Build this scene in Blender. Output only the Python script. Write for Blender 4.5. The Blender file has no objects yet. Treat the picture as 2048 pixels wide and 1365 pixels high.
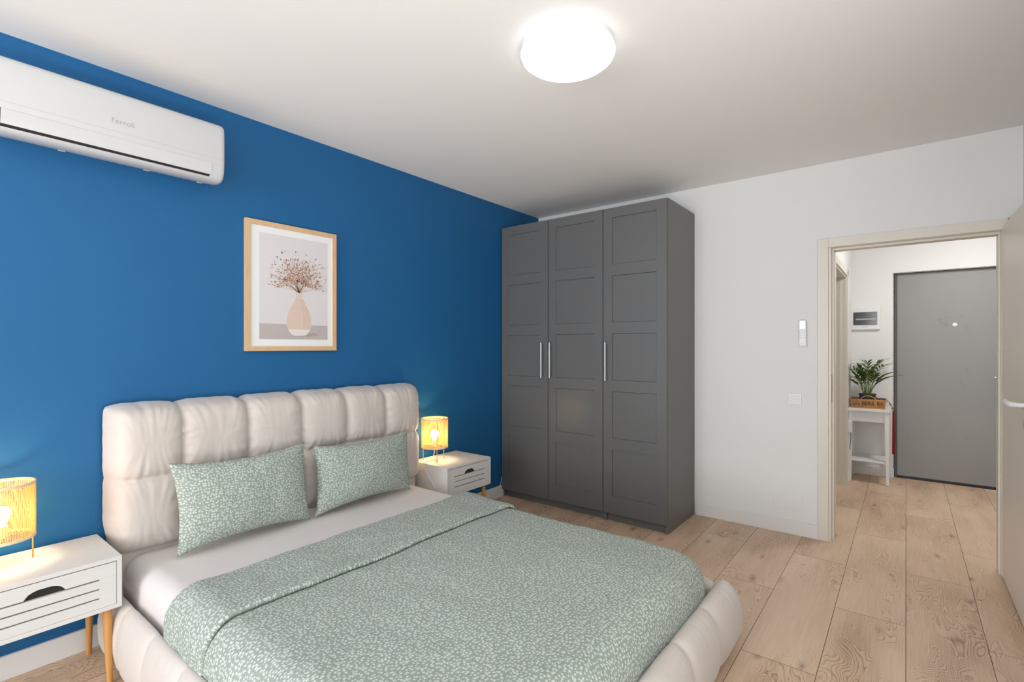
import bpy, bmesh, math, random
import numpy as np
from mathutils import Vector, Matrix, noise
random.seed(7)
PI = math.pi
C = bpy.context.scene.collection
S = bpy.context.scene

# ------------------------------------------------------------------ camera, world, exposure
cam_d = bpy.data.cameras.new('camera'); cam = bpy.data.objects.new('camera', cam_d); C.objects.link(cam)
YAW = 0.667
cam.location = (-3.985, -2.81, 1.322)
cam.rotation_euler = (PI/2, 0, YAW - PI/2)
cam_d.sensor_width = 36; cam_d.lens = 36*1001.5/2048; cam_d.shift_y = 9.9/2048
cam_d.clip_start = 0.02
S.camera = cam
S.view_settings.view_transform = 'Standard'; S.view_settings.look = 'None'
S.view_settings.gamma = 1; S.view_settings.use_curve_mapping = False
S.view_settings.exposure = 0.47
w = bpy.data.worlds.new('daylight'); S.world = w; w.use_nodes = True
w.node_tree.nodes['Background'].inputs[0].default_value = (0.80, 0.90, 1.0, 1)
w.node_tree.nodes['Background'].inputs[1].default_value = 1.2

def area(name, loc, rot, sx, sy, power, col=(1, 1, 1), spread=PI):
    l = bpy.data.lights.new(name, 'AREA'); l.shape = 'RECTANGLE'; l.size = sx; l.size_y = sy
    l.energy = power; l.color = col; l.spread = spread
    o = bpy.data.objects.new(name, l); C.objects.link(o); o.location = loc; o.rotation_euler = rot
    return o
# daylight lamp at the unseen back window; added fill lamp at the side opening
area('daylight_window', (-8.26, -1.5, 1.45), (0, -PI/2, 0), 2.1, 2.6, 96, (0.97, 0.985, 1.0))
area('side_fill', (-5.3, -3.42, 1.25), (PI/2, 0, 0), 4.4, 2.2, 6, (0.97, 0.985, 1.0))
# upward fill lamps added outside both openings to brighten the ceiling
area('ceiling_fill_back', (-8.8, -1.5, .25), (0, PI, 0), .9, 2.6, 60, (0.98, 0.99, 1.0))
area('ceiling_fill_side', (-5.1, -3.98, .02), (PI, 0, 0), 4.2, 1.0, 104, (0.98, 0.99, 1.0))

# ------------------------------------------------------------------ materials
def lin(r, g, b):
    f = lambda c: (c/255/12.92) if c/255 <= .04045 else ((c/255+.055)/1.055)**2.4
    return (f(r), f(g), f(b), 1)
def mat(name, col, rough=.6, metal=0, spec=.5):
    m = bpy.data.materials.new(name); m.use_nodes = True
    b = m.node_tree.nodes['Principled BSDF']
    b.inputs['Base Color'].default_value = col; b.inputs['Roughness'].default_value = rough
    b.inputs['Metallic'].default_value = metal; b.inputs['Specular IOR Level'].default_value = spec
    return m
def nd(m, t, **k):
    n = m.node_tree.nodes.new(t)
    for a, v in k.items():
        if a in n.inputs.keys(): n.inputs[a].default_value = v
        else: setattr(n, a, v)
    return n
def lk(m, a, b): m.node_tree.links.new(a, b)
def bsdf(m): return m.node_tree.nodes['Principled BSDF']
def bump(m, src, strength=.2, dist=.002):
    b = nd(m, 'ShaderNodeBump'); b.inputs['Strength'].default_value = strength; b.inputs['Distance'].default_value = dist
    lk(m, src, b.inputs['Height']); lk(m, b.outputs[0], bsdf(m).inputs['Normal']); return b
def coords(m, kind='Object', scale=(1, 1, 1)):
    tc = nd(m, 'ShaderNodeTexCoord'); mp = nd(m, 'ShaderNodeMapping'); mp.inputs['Scale'].default_value = scale
    lk(m, tc.outputs[kind], mp.inputs[0]); return mp.outputs[0]
def noise_mat(name, c1, c2, scale, rough=.6, stretch=(1, 1, 1), bs=.1, bd=.001, metal=0, spec=.5, kind='Object', detail=4):
    m = mat(name, c1, rough, metal, spec); co = coords(m, kind, stretch)
    n = nd(m, 'ShaderNodeTexNoise'); n.inputs['Scale'].default_value = scale; n.inputs['Detail'].default_value = detail
    lk(m, co, n.inputs['Vector'])
    mx = nd(m, 'ShaderNodeMix', data_type='RGBA'); mx.inputs[6].default_value = c1; mx.inputs[7].default_value = c2
    lk(m, n.outputs[0], mx.inputs[0]); lk(m, mx.outputs[2], bsdf(m).inputs['Base Color'])
    if bs: bump(m, n.outputs[0], bs, bd)
    return m
M = {}
M['blue'] = noise_mat('blue_wall_paint', lin(10, 92, 145), lin(14, 96, 150), 3, .62, bs=0)
n = nd(M['blue'], 'ShaderNodeTexNoise'); n.inputs['Scale'].default_value = 180
lk(M['blue'], coords(M['blue']), n.inputs['Vector']); bump(M['blue'], n.outputs[0], .12, .001)
M['white_wall'] = noise_mat('white_wall_paint', lin(232, 232, 230), lin(234, 234, 232), 60, .8, bs=.05, bd=.0008)
M['ceiling'] = noise_mat('ceiling_paint', lin(243, 241, 238), lin(244, 243, 240), 60, .85, bs=.03, bd=.0008)
M['white_trim'] = mat('white_baseboard', lin(232, 231, 228), .4)
M['door_paint'] = noise_mat('cream_door_foil', lin(226, 220, 208), lin(223, 216, 204), 2, .38, (1, 1, .1), bs=0)
M['leaf_paint'] = noise_mat('cream_door_leaf', lin(240, 232, 219), lin(236, 228, 214), 2, .36, (1, 1, .1), bs=0)
M['wardrobe'] = noise_mat('dark_grey_foil', lin(98, 98, 97), lin(102, 102, 101), 40, .34, bs=.02, bd=.0005)
M['wardrobe_side'] = noise_mat('dark_grey_melamine', lin(104, 104, 103), lin(107, 107, 106), 30, .42, bs=.02, bd=.0005)
M['dark'] = mat('dark_gap', lin(30, 31, 33), .8)
M['black'] = mat('black_plastic', lin(24, 24, 26), .4)
M['chrome'] = mat('brushed_steel', lin(205, 203, 198), .28, 1)
M['plastic'] = mat('white_plastic', lin(232, 233, 233), .3)
M['ac_plastic'] = mat('air_conditioner_plastic', lin(205, 206, 206), .32)
M['plastic_seam'] = mat('white_plastic_seam', lin(196, 197, 198), .4)
M['plastic_grey'] = mat('grey_plastic', lin(176, 178, 180), .5)
M['print_grey'] = mat('grey_lettering', lin(162, 163, 165), .5)
M['sheet'] = noise_mat('white_cotton_sheet', lin(222, 217, 214), lin(218, 212, 209), 6, .9, bs=.15, bd=.003, spec=.2)
M['ns_white'] = noise_mat('white_wood_grain', lin(222, 221, 218), lin(211, 210, 207), 6, .5, (1.2, 22, 22), bs=.12, bd=.001)
M['ns_shade'] = mat('slot_shade', lin(42, 40, 38), .8)
M['leg_wood'] = noise_mat('honey_wood', lin(214, 160, 92), lin(190, 132, 68), 9, .45, (8, 8, 1), bs=.05)
M['oak'] = noise_mat('light_oak_frame', lin(222, 190, 150), lin(206, 168, 126), 7, .5, (9, 9, 2.2), bs=.05)
M['brass'] = mat('brass_metal', lin(232, 190, 96), .3, .85)
M['cable'] = mat('white_cable', lin(235, 232, 226), .5)
M['metal_door'] = noise_mat('grey_steel_door', lin(140, 139, 137), lin(150, 149, 147), 2.0, .45, bs=0)
M['metal_frame'] = mat('dark_steel_frame', lin(84, 84, 83), .5)
M['plaster'] = noise_mat('rough_plaster_edge', lin(70, 68, 66), lin(205, 203, 198), 34, .9, bs=.8, bd=.01)
M['table_white'] = mat('white_lacquer', lin(228, 229, 230), .4)
M['smoke'] = mat('smoked_window', lin(72, 74, 77), .15)
M['pot'] = mat('dark_grey_pot', lin(62, 62, 66), .55)
M['soil'] = noise_mat('soil', lin(50, 38, 28), lin(30, 22, 16), 60, .95, bs=.8, bd=.01)
M['wicker'] = noise_mat('wicker', lin(228, 172, 112), lin(186, 124, 70), 60, .55, bs=.3)
M['leaf'] = noise_mat('palm_leaf', lin(84, 118, 44), lin(120, 148, 66), 14, .4, bs=0)
M['stem'] = mat('palm_stem', lin(120, 138, 66), .5)
M['cloth_grey'] = noise_mat('grey_cloth', lin(70, 72, 78), lin(96, 98, 104), 30, .9, bs=.4)
M['red'] = mat('red_ribbon', lin(206, 30, 34), .5)
M['mat_paper'] = mat('picture_mat', lin(238, 238, 238), .5)
M['hinge'] = mat('hinge_grey', lin(128, 124, 110), .4, .5)

# beige upholstery
m = M['beige'] = noise_mat('beige_upholstery', lin(211, 202, 194), lin(206, 196, 188), 5, .58, bs=0, spec=.35)
n = nd(m, 'ShaderNodeTexNoise'); n.inputs['Scale'].default_value = 30; n.inputs['Detail'].default_value = 5
lk(m, coords(m), n.inputs['Vector']); bump(m, n.outputs[0], .12, .003)
bsdf(m).inputs['Sheen Weight'].default_value = .25

# floral cotton: small white five-petal blossoms on sage green, laid out on the cloth's own uv in metres
def floral():
    m = mat('sage_floral_cotton', lin(160, 172, 164), .9, 0, .2)
    uv = nd(m, 'ShaderNodeTexCoord').outputs['UV']
    def layer(cell, rad, ox):
        mp = nd(m, 'ShaderNodeMapping'); mp.inputs['Location'].default_value = (ox, ox*1.7, 0); lk(m, uv, mp.inputs[0])
        v = nd(m, 'ShaderNodeTexVoronoi', voronoi_dimensions='2D', feature='F1'); v.inputs['Scale'].default_value = 1/cell
        v.inputs['Randomness'].default_value = .78; lk(m, mp.outputs[0], v.inputs['Vector'])
        sub = nd(m, 'ShaderNodeVectorMath', operation='SUBTRACT'); lk(m, mp.outputs[0], sub.inputs[0])
        lk(m, v.outputs['Position'], sub.inputs[1])
        sx = nd(m, 'ShaderNodeSeparateXYZ'); lk(m, sub.outputs[0], sx.inputs[0])
        at = nd(m, 'ShaderNodeMath', operation='ARCTAN2'); lk(m, sx.outputs[1], at.inputs[0]); lk(m, sx.outputs[0], at.inputs[1])
        cs = nd(m, 'ShaderNodeSeparateColor'); lk(m, v.outputs['Color'], cs.inputs[0])
        rot = nd(m, 'ShaderNodeMath', operation='MULTIPLY_ADD'); lk(m, cs.outputs[0], rot.inputs[0]); rot.inputs[1].default_value = 6.28
        lk(m, at.outputs[0], rot.inputs[2])
        m5 = nd(m, 'ShaderNodeMath', operation='MULTIPLY'); lk(m, rot.outputs[0], m5.inputs[0]); m5.inputs[1].default_value = 5
        co = nd(m, 'ShaderNodeMath', operation='COSINE'); lk(m, m5.outputs[0], co.inputs[0])
        rr = nd(m, 'ShaderNodeMath', operation='MULTIPLY_ADD'); lk(m, co.outputs[0], rr.inputs[0]); rr.inputs[1].default_value = rad*.40; rr.inputs[2].default_value = rad*.60
        sz = nd(m, 'ShaderNodeMath', operation='MULTIPLY_ADD'); lk(m, cs.outputs[1], sz.inputs[0]); sz.inputs[1].default_value = .5; sz.inputs[2].default_value = .72
        r2 = nd(m, 'ShaderNodeMath', operation='MULTIPLY'); lk(m, rr.outputs[0], r2.inputs[0]); lk(m, sz.outputs[0], r2.inputs[1])
        ln = nd(m, 'ShaderNodeVectorMath', operation='LENGTH'); lk(m, sub.outputs[0], ln.inputs[0])
        lt = nd(m, 'ShaderNodeMath', operation='LESS_THAN'); lk(m, ln.outputs['Value'], lt.inputs[0]); lk(m, r2.outputs[0], lt.inputs[1])
        return lt.outputs[0]
    a = layer(.0118, .0048, 0); b = layer(.0095, .0012, .37)
    mx = nd(m, 'ShaderNodeMath', operation='MAXIMUM'); lk(m, a, mx.inputs[0]); lk(m, b, mx.inputs[1])
    cm = nd(m, 'ShaderNodeMix', data_type='RGBA'); cm.inputs[6].default_value = lin(150, 160, 150); cm.inputs[7].default_value = lin(216, 223, 215)
    lk(m, mx.outputs[0], cm.inputs[0]); lk(m, cm.outputs[2], bsdf(m).inputs['Base Color'])
    n = nd(m, 'ShaderNodeTexNoise'); n.inputs['Scale'].default_value = 14; n.inputs['Detail'].default_value = 6
    lk(m, uv, n.inputs['Vector']); bump(m, n.outputs[0], .25, .006)
    return m
M['floral'] = floral()

# laminate planks: uv in metres along/across, a random colour per plank in the 'plank' attribute
def planks():
    m = mat('oak_laminate', lin(190, 160, 132), .42, 0, .4)
    uv = nd(m, 'ShaderNodeTexCoord').outputs['UV']
    at = nd(m, 'ShaderNodeAttribute', attribute_name='plank')
    off = nd(m, 'ShaderNodeVectorMath', operation='SCALE'); lk(m, at.outputs['Vector'], off.inputs[0]); off.inputs['Scale'].default_value = 37
    ad = nd(m, 'ShaderNodeVectorMath', operation='ADD'); lk(m, uv, ad.inputs[0]); lk(m, off.outputs[0], ad.inputs[1])
    def noi(sx, sy, scale, det=3, dist=0):
        mp = nd(m, 'ShaderNodeMapping'); mp.inputs['Scale'].default_value = (sx, sy, 1); lk(m, ad.outputs[0], mp.inputs[0])
        n = nd(m, 'ShaderNodeTexNoise'); n.inputs['Scale'].default_value = scale; n.inputs['Detail'].default_value = det
        n.inputs['Distortion'].default_value = dist; n.inputs['Roughness'].default_value = .5
        lk(m, mp.outputs[0], n.inputs['Vector']); return n.outputs[0]
    def mt(op, a, b=None, c=None):
        n = nd(m, 'ShaderNodeMath', operation=op)
        for i, x in enumerate((a, b, c)):
            if x is None: continue
            if isinstance(x, (int, float)): n.inputs[i].default_value = x
            else: lk(m, x, n.inputs[i])
        return n.outputs[0]
    big = noi(1.5, 4.6, 1.35, 1.6, .5)             # growth-ring height field
    ring = mt('MULTIPLY', big, 52.0)
    ring = mt('ADD', ring, mt('MULTIPLY', noi(6, 10, 1.6, 3), 1.3))
    fr = mt('FRACT', ring)
    saw = mt('POWER', fr, 3.0)                      # sharp late-wood edge
    mask = nd(m, 'ShaderNodeMapRange'); mask.inputs[1].default_value = .36; mask.inputs[2].default_value = .56
    lk(m, noi(1.1, 3.2, 1.7, 2), mask.inputs[0])
    grain = mt('MULTIPLY', saw, mask.outputs[0])
    fib = noi(5, 190, 1.0, 3)
    tone = noi(.9, 3.6, 1.2, 3)
    # knots
    mp = nd(m, 'ShaderNodeMapping'); mp.inputs['Scale'].default_value = (2.0, 5.0, 1); lk(m, ad.outputs[0], mp.inputs[0])
    v = nd(m, 'ShaderNodeTexVoronoi', voronoi_dimensions='2D'); v.inputs['Scale'].default_value = .62; lk(m, mp.outputs[0], v.inputs['Vector'])
    kn = nd(m, 'ShaderNodeMapRange'); kn.inputs[1].default_value = .0; kn.inputs[2].default_value = .10; kn.inputs[3].default_value = 1; kn.inputs[4].default_value = 0
    dd = mt('ADD', v.outputs['Distance'], mt('MULTIPLY', mt('SUBTRACT', noi(12, 20, 1, 3), .5), .12))
    lk(m, dd, kn.inputs[0])
    knf = mt('POWER', kn.outputs[0], 2.0)
    ps = nd(m, 'ShaderNodeSeparateXYZ'); lk(m, at.outputs['Vector'], ps.inputs[0])
    val = mt('ADD', mt('MULTIPLY', grain, .55), mt('MULTIPLY', mt('SUBTRACT', tone, .5), 1.1))
    val = mt('ADD', val, mt('MULTIPLY', mt('SUBTRACT', fib, .5), .55))
    val = mt('ADD', val, mt('MULTIPLY', mt('SUBTRACT', ps.outputs[0], .5), .16))
    val = mt('ADD', val, .30)
    cr = nd(m, 'ShaderNodeValToRGB'); e = cr.color_ramp.elements
    e[0].position = 0; e[0].color = lin(230, 204, 178); e[1].position = 1; e[1].color = lin(148, 116, 90)
    x = cr.color_ramp.elements.new(.45); x.color = lin(212, 182, 153)
    lk(m, val, cr.inputs[0])
    mx = nd(m, 'ShaderNodeMix', data_type='RGBA'); lk(m, mt('MULTIPLY', knf, .7), mx.inputs[0]); lk(m, cr.outputs[0], mx.inputs[6]); mx.inputs[7].default_value = lin(104, 76, 54)
    lk(m, mx.outputs[2], bsdf(m).inputs['Base Color'])
    bump(m, mt('ADD', fib, grain), .06, .001)
    return m
M['planks'] = planks()
# cane: lit from inside
m = M['cane'] = mat('rattan_cane', lin(238, 204, 140), .55)
t = nd(m, 'ShaderNodeBsdfTranslucent'); t.inputs[0].default_value = lin(255, 232, 168)
ms = nd(m, 'ShaderNodeMixShader'); ms.inputs[0].default_value = .45
lk(m, bsdf(m).outputs[0], ms.inputs[1]); lk(m, t.outputs[0], ms.inputs[2]); lk(m, ms.outputs[0], m.node_tree.nodes['Material Output'].inputs[0])
def emit(name, col, st):
    m = bpy.data.materials.new(name); m.use_nodes = True; nt = m.node_tree; nt.nodes.clear()
    e = nt.nodes.new('ShaderNodeEmission'); e.inputs[0].default_value = (*col, 1); e.inputs[1].default_value = st
    o = nt.nodes.new('ShaderNodeOutputMaterial'); nt.links.new(e.outputs[0], o.inputs[0]); return m
M['bulb'] = emit('lamp_bulb_glow', (1.0, .80, .50), 80)
M['diffuser'] = emit('ceiling_light_glow', (1.0, 1.0, 1.0), 1.4)

# ------------------------------------------------------------------ mesh helpers
def wloc(o):
    v = Vector((0, 0, 0))
    while o is not None: v += o.location; o = o.parent
    return v
def fin(bm, name, m, parent=None, smooth=False, auto=None):
    """link a bmesh written in world coordinates as one object, stored relative to its parent"""
    if parent is not None: bmesh.ops.translate(bm, verts=bm.verts, vec=-wloc(parent))
    me = bpy.data.meshes.new(name); bm.to_mesh(me); bm.free()
    for mm in (m if isinstance(m, (list, tuple)) else [m]): me.materials.append(mm)
    if smooth:
        me.shade_smooth()
        if auto: me.set_sharp_from_angle(angle=math.radians(auto))
    o = bpy.data.objects.new(name, me); C.objects.link(o)
    if parent is not None: o.parent = parent
    return o
def thing(name, label, cat, loc, group=None):
    o = bpy.data.objects.new(name, None); C.objects.link(o); o.location = loc; o.empty_display_size = .05
    return tag(o, label, cat, group)
def tag(o, label, cat, group=None):
    o['label'] = label; o['category'] = cat
    if group: o['group'] = group
    return o
def struct(name, bm, m, label=None, **k):
    o = fin(bm, name, m, **k); o['kind'] = 'structure'
    if label: o['label'] = label
    return o
def B(): return bmesh.new()
def box(bm, x0, x1, y0, y1, z0, z1, bev=0, seg=2, mi=0):
    x0, x1 = sorted((x0, x1)); y0, y1 = sorted((y0, y1)); z0, z1 = sorted((z0, z1))
    r = bmesh.ops.create_cube(bm, size=1); vs = r['verts']
    for v in vs:
        v.co = Vector((x0 if v.co.x < 0 else x1, y0 if v.co.y < 0 else y1, z0 if v.co.z < 0 else z1))
    fs = list({f for v in vs for f in v.link_faces})
    for f in fs: f.material_index = mi
    if bev:
        es = list({e for v in vs for e in v.link_edges})
        bmesh.ops.bevel(bm, geom=es, offset=bev, segments=seg, affect='EDGES', profile=.5)
    return bm
def tube(bm, pts, r, seg=8, caps=True, mi=0):
    pts = [Vector(p) for p in pts]; rings = []
    rs = r if isinstance(r, (list, tuple)) else [r]*len(pts)
    up = Vector((0, 0, 1)); prev = None
    for i, p in enumerate(pts):
        d = (pts[min(i+1, len(pts)-1)] - pts[max(i-1, 0)]).normalized()
        if prev is None:
            a = d.cross(up); 
            if a.length < 1e-3: a = d.cross(Vector((1, 0, 0)))
        else: a = prev - d*prev.dot(d)
        a.normalize(); prev = a; b = d.cross(a)
        rings.append([bm.verts.new(p + (a*math.cos(t) + b*math.sin(t))*rs[i]) for t in [2*PI*k/seg for k in range(seg)]])
    for i in range(len(rings)-1):
        for k in range(seg):
            f = bm.faces.new((rings[i][k], rings[i][(k+1) % seg], rings[i+1][(k+1) % seg], rings[i+1][k])); f.material_index = mi
    if caps:
        bm.faces.new(rings[0][::-1]).material_index = mi; bm.faces.new(rings[-1]).material_index = mi
    return bm
def ringtube(bm, c, R, r, seg=40, ts=6, z=None):
    """horizontal torus"""
    vs = [[bm.verts.new((c[0]+(R+r*math.cos(b))*math.cos(a), c[1]+(R+r*math.cos(b))*math.sin(a), c[2]+r*math.sin(b)))
           for b in [2*PI*j/ts for j in range(ts)]] for a in [2*PI*i/seg for i in range(seg)]]
    for i in range(seg):
        for j in range(ts):
            bm.faces.new((vs[i][j], vs[(i+1) % seg][j], vs[(i+1) % seg][(j+1) % ts], vs[i][(j+1) % ts]))
def lathe(bm, prof, c, seg=48, mi=0):
    rings = []
    for r, z in prof:
        if r < 1e-5: rings.append([bm.verts.new((c[0], c[1], c[2]+z))])
        else: rings.append([bm.verts.new((c[0]+r*math.cos(a), c[1]+r*math.sin(a), c[2]+z)) for a in [2*PI*k/seg for k in range(seg)]])
    for a, b in zip(rings, rings[1:]):
        for k in range(seg):
            k2 = (k+1) % seg
            if len(a) == 1 and len(b) == 1: continue
            if len(a) == 1: f = bm.faces.new((a[0], b[k2], b[k]))
            elif len(b) == 1: f = bm.faces.new((a[k], a[k2], b[0]))
            else: f = bm.faces.new((a[k], a[k2], b[k2], b[k]))
            f.material_index = mi
    return bm
def gridmesh(bm, P, uvs=None, closed=False, flip=False):
    """P[i][j] -> Vector; makes quads; optional uv"""
    n, k = len(P), len(P[0])
    V = [[bm.verts.new(P[i][j]) for j in range(k)] for i in range(n)]
    lay = bm.loops.layers.uv.verify() if uvs is not None else None
    for i in range(n-1):
        for j in range(k-1):
            idx = [(i, j), (i+1, j), (i+1, j+1), (i, j+1)]
            if flip: idx = idx[::-1]
            f = bm.faces.new([V[a][b] for a, b in idx])
            if lay:
                for l, (a, b) in zip(f.loops, idx): l[lay].uv = uvs[a][b]
    return V
def fn(x, y, z=0, o=3):
    return noise.fractal(Vector((x, y, z)), 1.0, 2.0, o)
def gn(x, y=0, z=0): return noise.noise(Vector((x, y, z)))
def poly(bm, pts, n, t, mi=0):
    """prism from a planar outline, extruded by vector n*t"""
    a = [bm.verts.new(p) for p in pts]; b = [bm.verts.new(Vector(p)+Vector(n)*t) for p in pts]
    bm.faces.new(a).material_index = mi; bm.faces.new(b[::-1]).material_index = mi
    for i in range(len(a)):
        j = (i+1) % len(a); bm.faces.new((a[j], a[i], b[i], b[j])).material_index = mi
    return bm

# ------------------------------------------------------------------ the room
H = 2.562; XB = -8.2; YR = -3.325; T = .115
# blue wall
struct('wall_blue', box(B(), XB-.1, .115, 0, .12, -.02, H+.05), M['blue'])
# white wall with the doorway (opening y -3.245..-2.40, z 0..1.99)
D0, D1, DZ = -3.262, -2.385, 2.0
bm = B()
box(bm, 0, T, D1, 0, -.02, H+.05); box(bm, 0, T, -4.6, D0, -.02, H+.05); box(bm, 0, T, D0, D1, DZ, H+.05)
struct('wall_white', bm, M['white_wall'])
struct('ceiling', box(B(), XB-.1, 2.8, -4.6, .12, H, H+.1), M['ceiling'])
# right-hand wall with an unseen opening added for light (mostly behind the camera)
bm = B()
box(bm, -2.9, 0, YR-.12, YR, -.02, H+.05); box(bm, XB-.1, -7.4, YR-.12, YR, -.02, H+.05)
box(bm, -7.4, -2.9, YR-.12, YR, 2.4, H+.05)
struct('wall_right', bm, M['white_wall'])
# back wall with window opening
bm = B()
box(bm, XB-.12, XB, -2.9, 0, -.02, .3); box(bm, XB-.12, XB, -2.9, -.15, 2.5, H+.05)
box(bm, XB-.12, XB, -.15, 0, .3, H+.05); box(bm, XB-.12, XB, YR, -2.9, -.02, H+.05)
struct('wall_back', bm, M['white_wall'])
def window(name, horiz, a0, a1, z0, z1, p):
    bm = B(); fr = .06
    def bb(u0, u1, w0, w1):
        if horiz: box(bm, u0, u1, p-.05, p, w0, w1, .004)
        else: box(bm, p-.05, p, u0, u1, w0, w1, .004)
    bb(a0, a1, z0, z0+fr); bb(a0, a1, z1-fr, z1); bb(a0, a0+fr, z0+fr, z1-fr); bb(a1-fr, a1, z0+fr, z1-fr)
    mid = (a0+a1)/2; bb(mid-fr/2, mid+fr/2, z0+fr, z1-fr)
    o = struct(name, bm, M['white_trim'])
window('window_1', False, -2.9, -.15, .3, 2.5, XB-.07)
window('added_window', True, -7.4, -2.9, 0.0, 2.4, YR-.07)  # unseen window frame in the side opening added for light
# hallway shell
HX = 2.325; HY = -2.36
bm = B()                                                  # hall left wall with a door opening x .80..1.72
box(bm, T, .72, HY, HY+.12, -.02, H); box(bm, 1.735, HX+.3, HY, HY+.12, -.02, H); box(bm, .72, 1.735, HY, HY+.12, 1.985, H)
struct('wall_hall_left', bm, M['white_wall'])
bm = B()
box(bm, HX, HX+.28, -2.705, HY, -.02, H); box(bm, HX, HX+.28, -3.72, -2.705, 2.055, H); box(bm, HX, HX+.28, -4.6, -3.72, -.02, H)
struct('wall_hall_end', bm, M['white_wall'])
struct('wall_hall_right', box(B(), T, HX, -4.6, -4.48, -.02, H), M['white_wall'])
# plaster edge of the entrance opening (rough unfinished reveal)
bm = B()
box(bm, HX+.003, HX+.12, -2.712, -2.7045, .0, 2.058); box(bm, HX+.003, HX+.12, -3.72, -2.705, 2.047, 2.056)
struct('trim_1', bm, M['plaster'])
# room behind the hall side opening: a dim side room shell
bm = B(); box(bm, .3, 2.2, -1.3, -1.2, -.02, H); box(bm, .3, .4, -2.24, -1.3, -.02, H); box(bm, 2.1, 2.2, -2.24, -1.3, -.02, H)
struct('wall_side_room', bm, M['white_wall'])

# floor: every plank is a quad with its own random value
bm = B(); uvl = bm.loops.layers.uv.verify(); cl = bm.loops.layers.float_color.new('plank')
offs = {0: -.984, 1: -.365, 2: -.965, 3: -.35, -1: -.28, -2: -1.0}
rng = random.Random(11); PW = .2825; PL = 1.29
for k in range(-7, 11):
    y0 = -2.8085 + PW*k
    if y0 > .1: break
    o = offs.get(k, -.98 if k % 2 == 0 else -.36)
    x = o - PL*6
    while x < 2.9:
        c = (rng.random(), rng.random(), rng.random(), 1)
        g = .0012
        q = [(x+g, y0+g), (x+PL-g, y0+g), (x+PL-g, y0+PW-g), (x+g, y0+PW-g)]
        vs = [bm.verts.new((a, b, 0)) for a, b in q]; f = bm.faces.new(vs)
        for l in f.loops: l[uvl].uv = (l.vert.co.x, l.vert.co.y); l[cl] = c
        # little dark bevel round each plank: sloped rims down to the joint
        x += PL
fl = struct('floor', bm, M['planks'])
struct('trim_2', box(B(), XB-.1, 2.8, -4.7, .1, -.05, -.0012), mat('floor_joint', lin(96, 74, 56), .8))

# baseboards
def bboard(name, x0, x1, y0, y1, h=.095):
    bm = B(); box(bm, x0, x1, y0, y1, 0, h, .002, 1); return struct(name, bm, M['white_trim'])
bboard('baseboard_blue', XB, -.002, -.016, -.0005)
bboard('baseboard_white', -.015, -.0005, -2.336, -1.515)
bboard('baseboard_right', -2.9, -.0, YR+.0005, YR+.015)
bboard('baseboard_hall_left', 1.80, HX, HY-.015, HY-.0005)
bboard('baseboard_hall_end', HX-.015, HX-.0005, -2.712, HY-.015)

# bedroom door frame
bm = B()
CW = .06
box(bm, -.016, 0, -2.397, -2.333, 0, 2.048, .0015)                       # left casing
box(bm, -.016, 0, -3.30, -2.397, 1.987, 2.048, .0015)                    # head casing
box(bm, -.016, 0, -3.322, -3.262, 0, 2.048, .0015)                       # right casing
box(bm, -.002, T+.002, -2.412, -2.385, 0, 1.985, .001)                   # left lining
box(bm, .035, T+.002, -2.424, -2.412, 0, 1.970, .001)                    # stop
box(bm, -.002, T+.002, -3.262, -3.238, 0, 1.985, .001)
box(bm, .035, T+.002, -3.238, -3.228, 0, 1.970, .001)
box(bm, -.002, T+.002, -3.262, -2.385, 1.985, 2.0, .001)
box(bm, .035, T+.002, -3.238, -2.412, 1.970, 1.985, .001)
d1 = struct('door_1', bm, M['door_paint'])
bm = B(); box(bm, .004, .030, -2.4140, -2.4115, .94, 1.13)
st = fin(bm, 'strike_plate', M['hinge'], d1)
# open door leaf (a thing that swings)
lf = thing('door_leaf', 'open cream door leaf with white lever handle at the right edge of the doorway', 'door', (-.02, -3.26, 0))
fin(box(B(), -.86, -.004, -3.28, -3.24, .008, 2.0, .002), 'panel', M['leaf_paint'], lf)
fin(box(B(), -.004, .006, -3.272, -3.246, .01, 1.995, .001), 'edge_strip', mat('pale_edge', lin(240, 232, 218), .4), lf)
bm = B()
pts = [(-.765, -3.24, 1.052), (-.765, -3.205, 1.052), (-.755, -3.190, 1.052), (-.735, -3.184, 1.052), (-.68, -3.183, 1.052), (-.635, -3.183, 1.053), (-.610, -3.186, 1.058), (-.594, -3.190, 1.062)]
tube(bm, pts, [.011, .011, .013, .013, .013, .012, .011, .007], 14)
hd = fin(bm, 'lever_handle', M['plastic'], lf, True, 40)
bm = B(); lathe(bm, [(0, .0), (.026, 0), (.026, .008), (.022, .011), (0, .011)], (0, 0, 0), 28)
bmesh.ops.rotate(bm, verts=bm.verts, cent=(0, 0, 0), matrix=Matrix.Rotation(-PI/2, 3, 'X')); bmesh.ops.translate(bm, verts=bm.verts, vec=(-.765, -3.24, 1.052))
fin(bm, 'rosette', M['chrome'], lf, True, 40)
bm = B(); lathe(bm, [(0, .0), (.026, 0), (.026, .008), (.022, .011), (0, .011)], (0, 0, 0), 28)
bmesh.ops.rotate(bm, verts=bm.verts, cent=(0, 0, 0), matrix=Matrix.Rotation(-PI/2, 3, 'X')); bmesh.ops.translate(bm, verts=bm.verts, vec=(-.765, -3.24, .965))
fin(bm, 'key_rosette', M['chrome'], lf, True, 40)

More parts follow.
